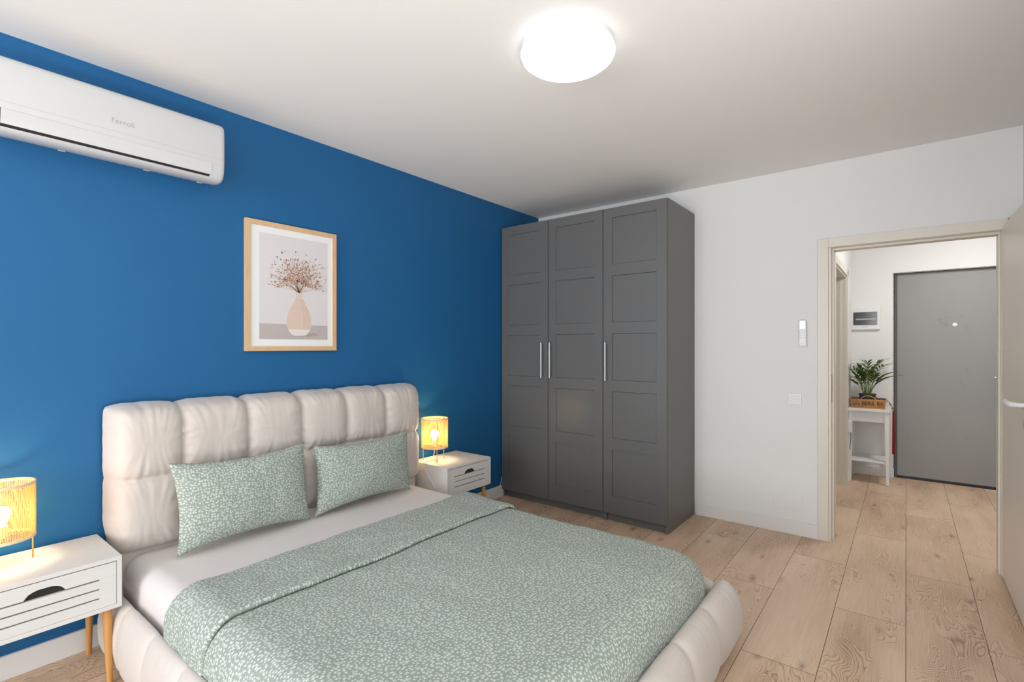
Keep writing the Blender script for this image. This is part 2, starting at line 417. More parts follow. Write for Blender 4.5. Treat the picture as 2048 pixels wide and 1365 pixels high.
# hall side door frame
bm = B()
box(bm, 1.715, 1.775, HY-.014, HY, 0, 2.045, .0015); box(bm, .66, 1.775, HY-.014, HY, 1.985, 2.045, .0015); box(bm, .66, .72, HY-.014, HY, 0, 1.985, .0015)
box(bm, 1.71, 1.735, HY-.001, HY+.13, 0, 1.985, .001); box(bm, .70, 1.735, HY-.001, HY+.13, 1.97, 1.985, .001)
box(bm, 1.70, 1.712, HY+.04, HY+.12, 0, 1.97, .001)
d2 = struct('door_2', bm, M['door_paint'])
# entrance door
ent = struct('door_3', box(B(), 2.372, 2.40, -3.715, -2.735, .02, 2.045, .004), M['metal_door'])
# dents / smears in the steel
m = M['metal_door']; n = nd(m, 'ShaderNodeTexNoise'); n.inputs['Scale'].default_value = 6; n.inputs['Detail'].default_value = 8; n.inputs['Roughness'].default_value = .65
lk(m, coords(m), n.inputs['Vector']); mr = nd(m, 'ShaderNodeMapRange'); mr.inputs[1].default_value = .62; mr.inputs[2].default_value = .72
lk(m, n.outputs[0], mr.inputs[0]); mx = nd(m, 'ShaderNodeMix', data_type='RGBA'); old = bsdf(m).inputs['Base Color'].links[0].from_socket
lk(m, mr.outputs[0], mx.inputs[0]); lk(m, old, mx.inputs[6]); mx.inputs[7].default_value = lin(124, 123, 121); lk(m, mx.outputs[2], bsdf(m).inputs['Base Color'])
bm = B(); box(bm, 2.355, 2.43, -2.735, -2.713, 0, 2.058, .003); box(bm, 2.355, 2.43, -3.74, -2.713, 2.045, 2.06, .003)
fin(bm, 'steel_frame', M['metal_frame'], ent)
fin(box(B(), 2.36, 2.43, -3.715, -2.735, 0.0, .022), 'threshold', M['black'], ent)
bm = B(); lathe(bm, [(0, 0), (.018, 0), (.018, .006), (.012, .008), (0, .008)], (0, 0, 0), 24)
bmesh.ops.rotate(bm, verts=bm.verts, cent=(0, 0, 0), matrix=Matrix.Rotation(-PI/2, 3, 'Y')); bmesh.ops.translate(bm, verts=bm.verts, vec=(2.372, -3.174, 1.525))
ph = fin(bm, 'peephole', M['plastic'], ent, True, 40); ph['label'] = 'round white peephole cover'
bm = B(); tube(bm, [(2.372, -3.55, 1.03), (2.335, -3.55, 1.03), (2.325, -3.53, 1.03), (2.325, -3.46, 1.031), (2.33, -3.445, 1.034)], .008, 10)
fin(bm, 'lever_handle', M['chrome'], ent, True, 40)

# faint painted access hatch near the floor
bm = B(); y0, y1, z0, z1 = -2.242, -2.066, .166, .272
box(bm, -.004, 0, y0, y1, z0, z1, .0015, 1)
tag(fin(bm, 'access_hatch', M['white_wall']), 'flush white painted access hatch low on the white wall beside the doorway', 'wall panel')

# ------------------------------------------------------------------ wardrobe
wr = thing('wardrobe', 'tall dark grey three-door wardrobe with panelled doors against the white wall', 'wardrobe', (-.29, -.756, 0))
Y0 = -.012; WH = 2.36
for a, b in ((Y0, -1.006), (-1.0065, -1.502)):
    bm = B(); t = .018
    box(bm, -.558, -.003, a-t, a, 0, WH, .001, 1); box(bm, -.558, -.003, b, b+t, 0, WH, .001, 1)
    box(bm, -.558, -.003, b+t, a-t, WH-t, WH, .001, 1); box(bm, -.558, -.003, b+t, a-t, .062, .08)
    box(bm, -.012, -.003, b+t, a-t, .08, WH-t)
    cc = fin(bm, 'carcass', M['wardrobe_side'], wr)
    fin(box(B(), -.535, -.523, b+t, a-t, 0.001, .061), 'plinth', M['wardrobe_side'], cc)
def wdoor(a, b, hy):
    """a = edge nearest the blue wall, b = other edge"""
    bm = B(); xf, xb = -.580, -.5605; rec = .009
    st = .072; zt, zb = WH-.004, .066
    tops = [2.284-.434*i for i in range(5)]; bots = [2.284-.434*i-.352 for i in range(5)]; bots[4] = .196
    ys = [b, b+st, a-st, a]; zs = [zb]
    for t_, b_ in reversed(list(zip(tops, bots))): zs += [b_, t_]
    zs.append(zt)
    V = {}
    def v(i, j): 
        if (i, j) not in V: V[(i, j)] = bm.verts.new((xf, ys[i], zs[j]))
        return V[(i, j)]
    cells = []
    for i in range(3):
        for j in range(len(zs)-1):
            f = bm.faces.new((v(i, j), v(i, j+1), v(i+1, j+1), v(i+1, j)))
            if i == 1 and j % 2 == 1: cells.append(f)
    for f in cells:
        r = bmesh.ops.inset_individual(bm, faces=[f], thickness=.006, depth=0)
        bmesh.ops.translate(bm, verts=f.verts, vec=(rec, 0, 0))
    # sides + back
    A = [bm.verts.new((xb, y, z)) for y, z in ((b, zb), (a, zb), (a, zt), (b, zt))]
    bm.faces.new(A)
    col = lambda i: [v(i, j) for j in range(len(zs))]
    bm.faces.new(col(0) + [A[3], A[0]]); bm.faces.new(col(3)[::-1] + [A[1], A[2]])
    bm.faces.new([v(i, 0) for i in range(4)][::-1] + [A[0], A[1]]); bm.faces.new([v(i, len(zs)-1) for i in range(4)] + [A[2], A[3]])
    bmesh.ops.recalc_face_normals(bm, faces=bm.faces)
    d = fin(bm, 'door', M['wardrobe'], wr)
    bm = B(); tube(bm, [(-.614, hy, 1.062), (-.614, hy, 1.348)], .0062, 14)
    for z in (1.093, 1.317): tube(bm, [(-.580, hy, z), (-.612, hy, z)], .0045, 10)
    h = fin(bm, 'handle', M['chrome'], d, True, 40); h['label'] = 'slim brushed steel bar handle'
wdoor(-.016, -.502, -.457); wdoor(-.508, -1.003, -.540); wdoor(-1.0085, -1.4985, -1.040)

# ------------------------------------------------------------------ picture
PX0, PX1, PZ0, PZ1 = -2.757, -2.212, 1.294, 2.014
pic = thing('framed_picture', 'portrait print of a vase with dried flowers in light oak frame on blue wall', 'picture', ((PX0+PX1)/2, -.0, PZ0))
fw = .026; bm = B()
# mitred frame
def fr_piece(p0, p1, q1, q0):
    a = [bm.verts.new((x, -.024, z)) for x, z in (p0, p1, q1, q0)]; b = [bm.verts.new((x, -.001, z)) for x, z in (p0, p1, q1, q0)]
    bm.faces.new(a); bm.faces.new(b[::-1])
    for i in range(4): j = (i+1) % 4; bm.faces.new((a[j], a[i], b[i], b[j]))
o = [(PX0, PZ0), (PX1, PZ0), (PX1, PZ1), (PX0, PZ1)]; i_ = [(PX0+fw, PZ0+fw), (PX1-fw, PZ0+fw), (PX1-fw, PZ1-fw), (PX0+fw, PZ1-fw)]
for k in range(4): fr_piece(o[k], o[(k+1) % 4], i_[(k+1) % 4], i_[k])
bmesh.ops.recalc_face_normals(bm, faces=bm.faces)
fin(bm, 'frame', M['oak'], pic)
fin(box(B(), PX0+fw, PX1-fw, -.017, -.002, PZ0+fw, PZ1-fw), 'mat_board', M['mat_paper'], pic)
AX0, AX1, AZ0, AZ1 = -2.683, -2.270, 1.360, 1.950
art = B(); yy = -.0175
cols = [lin(222, 218, 219), lin(190, 180, 178), lin(214, 188, 172), lin(226, 204, 190), lin(232, 225, 218), lin(172, 128, 116), lin(205, 165, 150), lin(196, 160, 120), lin(120, 96, 92), lin(176, 162, 158), lin(196, 168, 152)]
am = [mat('print_ink', c, .35) for c in cols]
def flat(pts, mi, dy):
    f = art.faces.new([art.verts.new((x, yy-dy, z)) for x, z in pts]); f.material_index = mi
flat([(AX0, AZ0), (AX1, AZ0), (AX1, AZ1), (AX0, AZ1)], 0, 0)
flat([(AX0, AZ0), (AX1, AZ0), (AX1, AZ0+.085), (AX0, AZ0+.088)], 1, .0002)
vx, vz = -2.452, AZ0+.022
prof = [(.0, 0), (.028, 0), (.045, .006), (.062, .024), (.074, .05), (.078, .075), (.074, .11), (.062, .145), (.045, .175), (.030, .20), (.021, .22), (.018, .24), (.021, .255)]
flat([(vx+.01, vz-.004), (vx+.06, vz-.006), (vx+.13, vz+.004), (vx+.09, vz+.018), (vx+.0, vz+.01)], 9, .0003)
flat([(vx+a, vz+b) for a, b in prof] + [(vx-a, vz+b) for a, b in reversed(prof[1:])], 3, .0004)
low = [(a, b) for a, b in prof if b <= .03]+[(.066, .036)]
flat([(vx+a, vz+b) for a, b in low] + [(vx-a, vz+b) for a, b in reversed(low[1:])], 4, .0005)
def vrad(b):
    for (a0, b0), (a1, b1) in zip(prof, prof[1:]):
        if b0 <= b <= b1: return a0+(a1-a0)*(b-b0)/(b1-b0+1e-9)
hs = [.040, .075, .11, .145, .175, .20, .215]
for k in range(-8, 9):
    f_ = k/9; top = 7 if k % 2 == 0 else 5
    for h0, h1 in zip(hs[:top], hs[1:top]):
        xa, xb_ = f_*vrad(h0), f_*vrad(h1); wd = .0010
        flat([(vx+xa-wd, vz+h0), (vx+xa+wd, vz+h0), (vx+xb_+wd*.7, vz+h1), (vx+xb_-wd*.7, vz+h1)], 2 if k < 3 else 10, .0006)
rg = random.Random(3); bx, bz = vx, vz+.25
def petal(x, z, L, W, a, mi, dy):
    c, s = math.cos(a), math.sin(a)
    flat([(x+c*p*L-s*q*W, z+s*p*L+c*q*W) for p, q in ((-.5, 0), (-.2, .5), (.2, .45), (.5, 0), (.2, -.45), (-.2, -.5))], mi, dy)
for k in range(54):
    a = rg.uniform(.12, PI-.12); L = rg.uniform(.10, .19)*(1.15 if abs(a-PI/2) < .5 else 1.0)
    ex, ez = bx+math.cos(a)*L*1.05, bz+math.sin(a)*L*.95+.0
    for t in range(5):
        t0, t1 = t/5, (t+1)/5
        p = lambda t: (bx+(ex-bx)*t**1.0, bz+(ez-bz)*t+.012*math.sin(t*3))
        (xa, za), (xb_, zb_) = p(t0), p(t1); dx, dz = zb_-za, -(xb_-xa); l = math.hypot(dx, dz) or 1; dx, dz = dx/l*.0005, dz/l*.0005
        flat([(xa-dx, za-dz), (xa+dx, za+dz), (xb_+dx, zb_+dz), (xb_-dx, zb_-dz)], 8 if k % 3 == 0 else 7, .0007)
for k in range(900):
    a = rg.uniform(-.25, PI+.25); r = abs(rg.gauss(0, .085))+.012
    if r > .21: continue
    x = bx+math.cos(a)*r*1.0; z = bz+.055+math.sin(a)*r*.95
    if x < AX0+.012 or x > AX1-.012: continue
    petal(x, z, rg.uniform(.009, .017), rg.uniform(.0038, .0072), rg.uniform(0, PI) if r < .1 else a+rg.uniform(-.5, .5), rg.choice([5, 6, 6, 3, 3, 7, 5, 10, 8 if r > .05 else 5]), .0008+.0001*(k % 8))
fin(art, 'print', am, pic)

# ------------------------------------------------------------------ air conditioner
ax0, ax1 = -3.765, -2.932
ac = thing('air_conditioner', 'white wall-mounted split air conditioner high on the blue wall', 'air conditioner', ((ax0+ax1)/2, 0, 2.10))
prof = [(0, 2.392), (-.17, 2.397), (-.188, 2.393), (-.199, 2.382), (-.204, 2.366), (-.206, 2.33), (-.207, 2.285), (-.207, 2.262), (-.2065, 2.235), (-.206, 2.212), (-.205, 2.192), (-.2035, 2.177),
        (-.201, 2.163), (-.197, 2.150), (-.190, 2.138), (-.179, 2.127), (-.162, 2.121), (-.14, 2.1195), (-.11, 2.1225), (-.08, 2.129), (0, 2.150)]
def ac_body(bm, x0, x1, pr, inset=.012):
    cx, cz, = 0, 2.25
    P = []
    xs = [(x0, .93), (x0+.003, .972), (x0+.01, .993), (x0+.022, 1), (x1-.022, 1), (x1-.01, .993), (x1-.003, .972), (x1, .93)]
    for x, s in xs: P.append([Vector((x, y*s, cz+(z-cz)*(1-(1-s)*.8))) for y, z in pr])
    V = gridmesh(bm, P)
    bm.faces.new(V[0][::-1]); bm.faces.new(V[-1])
    bmesh.ops.recalc_face_normals(bm, faces=bm.faces)
bm = B(); ac_body(bm, ax0, ax1, prof)
fin(bm, 'housing', M['ac_plastic'], ac, True, 50)
def strip(name, z_list, x0, x1, off, m, th=.0):
    """a thin closed strip following the housing profile, standing off by 'off'"""
    bm = B(); pts = []
    for i, (y, z) in enumerate(z_list):
        (ya, za), (yb, zb) = z_list[max(i-1, 0)], z_list[min(i+1, len(z_list)-1)]
        d = Vector((0, yb-ya, zb-za)).normalized(); n_ = Vector((0, d.z, -d.y))
        if n_.y > 0: n_ = -n_
        pts.append((Vector((0, y, z)), n_))
    loop = [p+n_*off for p, n_ in pts]+[p-n_*.002 for p, n_ in reversed(pts)]
    P = [[q+Vector((x, 0, 0)) for q in loop+[loop[0]]] for x in (x0, x1)]
    V = gridmesh(bm, P); bm.faces.new(V[0][:-1]); bm.faces.new(V[1][:-1])
    bmesh.ops.remove_doubles(bm, verts=bm.verts, dist=1e-7)
    bmesh.ops.recalc_face_normals(bm, faces=bm.faces)
    return fin(bm, name, m, ac, True, 35)
def prof_at(z):
    for (y0, z0), (y1, z1) in zip(prof[3:], prof[4:]):
        if z0 >= z >= z1: return y0+(y1-y0)*(z0-z)/(z0-z1)
def pz_(*zs): return [(prof_at(z), z) for z in zs]
strip('panel_seam', pz_(2.2235, 2.2215), ax0+.004, ax1-.004, .00015, mat('seam_faint', lin(190, 191, 192), .5))
LX0, LX1 = ax0+.062, ax1-.060
strip('louver', pz_(2.196, 2.186, 2.176, 2.166, 2.158, 2.150, 2.144), LX0, LX1, .0014, M['ac_plastic'])
strip('louver_gap', pz_(2.1445, 2.141, 2.138, 2.1345), LX0, LX1-.006, .0006, M['dark'])
strip('louver_outline', pz_(2.1985, 2.1970), LX0, LX1+.05, .0003, M['plastic_seam'])
strip('side_gap', pz_(2.197, 2.18, 2.165, 2.150, 2.142), LX1, LX1+.0018, .0004, M['plastic_grey'])
strip('side_gap', pz_(2.197, 2.18, 2.165, 2.150, 2.138), LX0-.0030, LX0, .0006, M['dark'])
for x in (-3.50, -3.20, -2.975):                                  # catches under the housing
    fin(box(B(), x-.012, x+.012, -.016, -.002, 2.1445, 2.1500, .002), 'catch', M['ac_plastic'], ac)
def text(s, size, loc, rot, m, parent, name, ext=.0003, sx=1):
    cu = bpy.data.curves.new(name, 'FONT'); cu.body = s; cu.size = size; cu.extrude = ext; cu.align_x = 'CENTER'; cu.align_y = 'CENTER'
    o = bpy.data.objects.new('tmp', cu); C.objects.link(o); dg = bpy.context.evaluated_depsgraph_get()
    me = bpy.data.meshes.new_from_object(o.evaluated_get(dg)); bpy.data.objects.remove(o)
    me.materials.clear(); me.materials.append(m)
    ob = bpy.data.objects.new(name, me); C.objects.link(ob)
    me.transform(Matrix.Translation(Vector(loc)-wloc(parent)) @ rot @ Matrix.Diagonal((sx, 1, 1, 1)))
    ob.parent = parent; return ob
text('Ferroli', .030, (-3.338, -.2070, 2.266), Matrix.Rotation(PI/2, 4, 'X'), M['print_grey'], ac, 'lettering')

# ------------------------------------------------------------------ ceiling light
lc = (-2.226, -1.716)
cl_ = thing('ceiling_light', 'round white glowing dome light on the ceiling', 'ceiling light', (lc[0], lc[1], H-.09))
bm = B(); lathe(bm, [(0, H), (.188, H), (.188, H-.022), (0, H-.022)], (lc[0], lc[1], 0), 64); bmesh.ops.recalc_face_normals(bm, faces=bm.faces)
fin(bm, 'base_ring', M['plastic'], cl_, True, 40)
bm = B()
pr = [(.0, H-.0225), (.178, H-.0225), (.190, H-.028), (.1935, H-.040), (.188, H-.054), (.170, H-.068), (.135, H-.079), (.09, H-.086), (.045, H-.089), (0, H-.090)]
lathe(bm, pr, (lc[0], lc[1], 0), 64); bmesh.ops.recalc_face_normals(bm, faces=bm.faces)
fin(bm, 'diffuser', M['diffuser'], cl_, True)
# unseen hallway ceiling lamp put in to brighten the hall, same shape
hc = (1.25, -3.35)
hl = thing('unseen_hall_light', 'unseen round ceiling light added to light the hallway', 'ceiling light', (hc[0], hc[1], H-.09))
bm = B(); lathe(bm, [(0, H), (.188, H), (.188, H-.022), (0, H-.022)], (hc[0], hc[1], 0), 48); bmesh.ops.recalc_face_normals(bm, faces=bm.faces)
fin(bm, 'base_ring', M['plastic'], hl)
bm = B(); lathe(bm, pr, (hc[0], hc[1], 0), 48); bmesh.ops.recalc_face_normals(bm, faces=bm.faces)
fin(bm, 'diffuser', emit('hall_fill_glow', (1.0, .99, .98), 36), hl, True)

# ------------------------------------------------------------------ bed
bed = thing('bed', 'double bed with beige padded headboard and puffy upholstered frame', 'bed', (-2.53, -1.15, 0))
HX0, HX1 = -3.364, -1.630; seams = [-3.364, -3.098, -2.802, -2.512, -2.230, -1.942, -1.630]
def headboard():
    nx, nz = 330, 120; z0, z1 = .10, 1.055
    rows = [.10, .42, .735, 1.055]
    P = []
    us = [0.5-0.5*math.cos(PI*i/nx)*(1) for i in range(nx+1)]
    us = [.55*u+.45*(i/nx) for i, u in enumerate(us)]
    ts = [.5*(0.5-0.5*math.cos(PI*i/nz))+.5*(i/nz) for i in range(nz+1)]
    for u in us:
        col = []
        x = HX0+(HX1-HX0)*u
        # which column
        k = max(i for i in range(6) if x >= seams[i]-1e-9); a = (x-seams[k])/(seams[k+1]-seams[k])
        ex = max(0, 1-abs(2*u-1)**26)**.42
        for t in ts:
            z = z0+(z1-z0)*t
            r = max(i for i in range(3) if z >= rows[i]-1e-9); b = (z-rows[r])/(rows[r+1]-rows[r])
            ez = 1.0
            tt = max(0, 2*t-1); ez = max(0, 1-tt**12)**.45
            wob = .006*gn(z*9, k*3.1) if 0 < k or a > .1 else 0
            aa = min(max(a+wob/.3, 0), 1)
            ca = 1-abs(2*aa-1)**4.5 if r > 0 else 1
            cb = 1-abs(2*b-1)**5
            bl = (max(ca, 0)**.46)*(max(cb, 0)**.46)
            # gathers: ridges leaving the seams
            sd = min(a, 1-a)*.29; zd = min(b, 1-b)*(rows[r+1]-rows[r])
            side = 0 if a < .5 else 1
            wv = .0095*math.exp(-sd/.045)*gn(z*42+gn(x*8, z*8)*1.2, k*7+side*3.3+r*11, sd*10)
            wh = .0100*math.exp(-zd/.055)*gn(x*34+(a-.5)*zd*60, r*5+(b > .5)*3.7, zd*8)
            big = .006*fn(x*3.3+9, z*3.3, k*1.7+r*3, 2)
            dep = .118*ex*ez + (.048*bl + (wv+wh)*1.0 + big*bl)*min(1, ez*1.4)*min(1, ex*1.3)
            top = (z-z0)
            sc = (.020*(max(ca, 0)**.5)-.012) if r == 2 else 0
            zz = z+sc*max(0, (b-.35)/.65)**2 if r == 2 else z
            zz += .004*gn(x*22, 4.4)*(tt**6)
            # sides swell a little between the horizontal seams
            xx = x + (.006*(max(cb, 0)**.5)-.003+.002*gn(z*26, 1))*(1 if u > .5 else -1)*abs(2*u-1)**14
            if u < .5: xx += .014*min(1, max(0, (.56-z)/.09))**1.5*(1-u*2)
            if z < .42: dep = .118*ex + .0*bl
            col.append(Vector((xx, -.022-dep, zz)))
        P.append(col)
    bm = B()
    # add back rim
    for col in P:
        col.append(Vector((col[-1].x, -.02, col[-1].z-.002)))
        col.insert(0, Vector((col[0].x, -.02, col[0].z)))
    V = gridmesh(bm, P, flip=False)
    # back sheet and ends
    bm.faces.new([V[0][0], V[-1][0], V[-1][-1], V[0][-1]])
    bmesh.ops.recalc_face_normals(bm, faces=bm.faces)
    return fin(bm, 'headboard', M['beige'], bed, True)
headboard()
# rail cross-section: (offset outwards, z)
RS = [(0, .06), (0, .16), (0, .25), (.006, .270), (.020, .281), (.036, .284), (.055, .280), (.075, .266), (.092, .243), (.105, .212), (.113, .178), (.116, .145), (.114, .112), (.108, .082), (.098, .054), (.084, .034), (.066, .023), (.04, .018), (0, .02)]
def rail(name, s0, s1, cuts, pos, endround=(0, 0)):
    """puffy rail; pos(s, o, z) -> world"""
    N = int(abs(s1-s0)/.007); P = []
    for i in range(N+1):
        s = s0+(s1-s0)*i/N
        k = 0
        for q in range(len(cuts)-1):
            lo_, hi_ = sorted((cuts[q], cuts[q+1]))
            if lo_-1e-9 <= s <= hi_+1e-9: k = q; a = (s-lo_)/(hi_-lo_)
        ring = []
        e0 = abs(s-s0); e1 = abs(s1-s); er = 1.0
        if endround[0] and e0 < endround[0]: er = min(er, (1-(1-e0/endround[0])**2.6)**.5)
        if endround[1] and e1 < endround[1]: er = min(er, (1-(1-e1/endround[1])**2.6)**.5)
        for j, (o, z) in enumerate(RS):
            wgt = min(1, o/.05)
            # seams slant: lower part of the seam runs ahead
            a2 = a + .10*(.28-z)/.28*(-1 if s1 < s0 else -1)*0
            bl = max(0, 1-abs(2*a2-1)**5)**.55
            sd = min(a2, 1-a2)*.29
            wr_ = .007*math.exp(-sd/.05)*gn(z*34+j*.1, k*5.1+(a2 > .5)*2, sd*9) + .005*math.exp(-abs(z-.28)/.05)*gn(s*38, k)*(o > .01)
            o2 = o - .026*(1-bl)*wgt + wr_*wgt
            z2 = z - .012*(1-bl)*(1 if z > .2 else 0)
            zc = .145
            ring.append(pos(s, o2*er if o2 > 0 else 0, zc+(z2-zc)*(.55+.45*er)))
        P.append(ring)
    bm = B(); V = gridmesh(bm, P)
    for i in range(len(V)-1): bm.faces.new((V[i][-1], V[i][0], V[i+1][0], V[i+1][-1]))
    bm.faces.new(V[0]); bm.faces.new(V[-1][::-1])
    bmesh.ops.recalc_face_normals(bm, faces=bm.faces)
    return fin(bm, name, M['beige'], bed, True)
LX, RX, FY = -3.338, -1.722, -2.142
rc = [-.13, -.385, -.68, -.97, -1.26, -1.55, -1.84, -2.142]
rail('side_rail', -.13, FY, rc, lambda s, o, z: Vector((LX-o*.68, s, z)))
rail('side_rail', -.13, FY, rc, lambda s, o, z: Vector((RX+o, s, z)))
fc = [-3.455, -3.12, -2.82, -2.53, -2.245, -1.945, -1.613]
rail('foot_rail', -3.455, -1.613, fc, lambda s, o, z: Vector((s, FY-o, z)), (.06, .06))
fin(box(B(), LX+.003, RX-.003, FY+.003, -.145, .10, .19), 'shade_base', M['black'], bed)  # base box, black to stand in for shade in the gap round the mattress

def shell(Po, Pi, U, over=None):
    """closed double-layer surface; cells whose corners are all 'over' are left out"""
    n, k = len(Po), len(Po[0]); bm = B(); lay = bm.loops.layers.uv.verify()
    VO, VI = {}, {}
    def vo(a):
        if a not in VO: VO[a] = bm.verts.new(Po[a[0]][a[1]])
        return VO[a]
    def vi(a):
        if a not in VI: VI[a] = bm.verts.new(Pi[a[0]][a[1]])
        return VI[a]
    edges = {}
    def add(vs, ids):
        f = bm.faces.new(vs)
        for l, a in zip(f.loops, ids): l[lay].uv = U[a[0]][a[1]]
    for i in range(n-1):
        for j in range(k-1):
            ids = [(i, j), (i+1, j), (i+1, j+1), (i, j+1)]
            if over and all(over[a][b] for a, b in ids): continue
            add([vo(a) for a in ids], ids); add([vi(a) for a in ids[::-1]], ids[::-1])
            for a, b in zip(ids, ids[1:]+ids[:1]):
                if (b, a) in edges: del edges[(b, a)]
                else: edges[(a, b)] = 1
    for a, b in edges: add([vo(b), vo(a), vi(a), vi(b)], [b, a, a, b])
    bmesh.ops.recalc_face_normals(bm, faces=bm.faces)
    return bm
def drape(x0, x1, y0, y1, z0, R, r, drop, step=.012, disp=None, ext=(1, 1, 1, 1), th=.010):
    """cloth over a rounded block: plan corner radius R, edge radius r, hanging to z0-drop.
       ext = (x0, x1, y0, y1) sides that fold down"""
    arc = r*PI/2
    Lm = R-r+arc+(drop-r)                      # arc length from inner rectangle
    ix0, ix1 = x0+R*ext[0], x1-R*ext[1]; iy0, iy1 = y0+R*ext[2], y1-R*ext[3]
    u0, u1 = ix0-Lm*ext[0], ix1+Lm*ext[1]; v0, v1 = iy0-Lm*ext[2], iy1+Lm*ext[3]
    nu = int((u1-u0)/step); nv = int((v1-v0)/step); P = []; Q = []; U = []; O = []
    for i in range(nu+1):
        u = u0+(u1-u0)*i/nu; row = []; qr = []; ur = []; orow = []
        for j in range(nv+1):
            v = v0+(v1-v0)*j/nv
            cx = min(max(u, ix0), ix1); cy = min(max(v, iy0), iy1)
            ox, oy = u-cx, v-cy; L = math.hypot(ox, oy); orow.append(L > Lm+1e-6)
            if L < 1e-9: p = Vector((u, v, z0)); nrm = Vector((0, 0, 1))
            else:
                d = Vector((ox/L, oy/L, 0)); L = min(L, Lm)
                if L <= R-r: p = Vector((cx, cy, z0))+d*L; nrm = Vector((0, 0, 1))
                elif L <= R-r+arc:
                    t = (L-(R-r))/r; p = Vector((cx, cy, z0))+d*(R-r+r*math.sin(t))-Vector((0, 0, r*(1-math.cos(t)))); nrm = d*math.sin(t)+Vector((0, 0, math.cos(t)))
                else: p = Vector((cx, cy, z0-r-(L-(R-r)-arc)))+d*R; nrm = d
            if disp: p = p+nrm*disp(u, v, p)
            row.append(p); qr.append(p-nrm*th); ur.append((u, v))
        P.append(row); Q.append(qr); U.append(ur); O.append(orow)
    return shell(P, Q, U, O)
# mattress with fitted sheet
MZ = .402
mt_ = thing('mattress', 'mattress in a smooth white fitted sheet lying in the beige bed', 'mattress', (-2.53, -1.13, .19))
def sd_(u, v, p): return .003*fn(u*2.2, v*2.2, 3)
bm = drape(-3.323, -1.733, -2.125, -.085, MZ, .085, .075, .205, .016, sd_)
fin(bm, 'fitted_sheet', M['sheet'], mt_, True)
fin(box(B(), -3.30, -1.755, -2.10, -.115, .193, .372, .05, 4), 'core', M['sheet'], mt_, True)
# duvet: tucked into the frame, one edge folded back
dv = thing('duvet', 'sage green duvet with tiny white flowers spread over the bed, top edge folded back', 'duvet', (-2.53, -1.4, .40))
def dd_(u, v, p):
    base = .010*fn(u*1.7+4, v*1.7, 1.3, 3) + .0035*fn(u*6, v*7, 8, 3)
    edge = min(u+3.36, -1.69-u); 
    gather = .006*math.exp(-max(edge, 0)/.12)*gn(v*16, 2.2 if u < -2.5 else 5.5)
    return max(base + gather + .009, .004)
bm = drape(-3.334, -1.718, -2.139, -.735, MZ+.012, .15, .11, .20, .0105, dd_, (1, 1, 1, 0))
fin(bm, 'cover', M['floral'], dv, True)
def flap():
    """folded-back border: a soft tube-edged layer from y -.715 to -1.075"""
    R, r, drop, z0 = .15, .11, .16, MZ+.034
    ya, yb = -.712, -1.072
    nu, nv = 190, 46; P = []; Q = []; U = []
    x0, x1 = -3.342, -1.712; arc = r*PI/2; Lm = R-r+arc+drop-r
    ix0, ix1 = x0+R, x1-R; u0, u1 = ix0-Lm, ix1+Lm
    for i in range(nu+1):
        u = u0+(u1-u0)*i/nu; cx = min(max(u, ix0), ix1); ox = u-cx; L = abs(ox); s = 1 if ox > 0 else -1
        if L <= R-r: bx, bz, nx_, nz_ = u, z0, 0, 1
        elif L <= R-r+arc:
            t = (L-(R-r))/r; bx = cx+s*(R-r+r*math.sin(t)); bz = z0-r*(1-math.cos(t)); nx_, nz_ = s*math.sin(t), math.cos(t)
        else: bx = cx+s*R; bz = z0-r-(L-(R-r)-arc); nx_, nz_ = s, 0
        row, ur, qr = [], [], []
        e1 = yb + .012*gn(u*1.1, 7) + .003*gn(u*6, 2)
        e0 = ya + .010*gn(u*2.1, 3)
        for j in range(nv+1):
            t = j/nv                                       # 0..1 over top, with rolled ends
            y = e0+(e1-e0)*t
            th = .020
            ed = min(t*abs(e1-e0), (1-t)*abs(e1-e0)*1.0)
            lift = -th*(1-min(1, ed/.022)**.5) if t < .5 else -.008*(1-min(1, ed/.006)**.5)
            w_ = .0035*fn(u*5, y*9, 2, 3) + .004*gn(u*3, y*14)*math.exp(-ed/.08); base = dd_(u, y, None)
            h = lift + w_*min(1, ed/.03) + base
            row.append(Vector((bx+nx_*h, y, bz+nz_*h))); ur.append((u+3.3, y*-1+1.2))
            h = min(h-.003, -.016+base); qr.append(Vector((bx+nx_*h, y, bz+nz_*h)))
        P.append(row); Q.append(qr); U.append(ur)
    bm = shell(P, Q, U)
    return fin(bm, 'folded_border', M['floral'], dv, True)
flap()

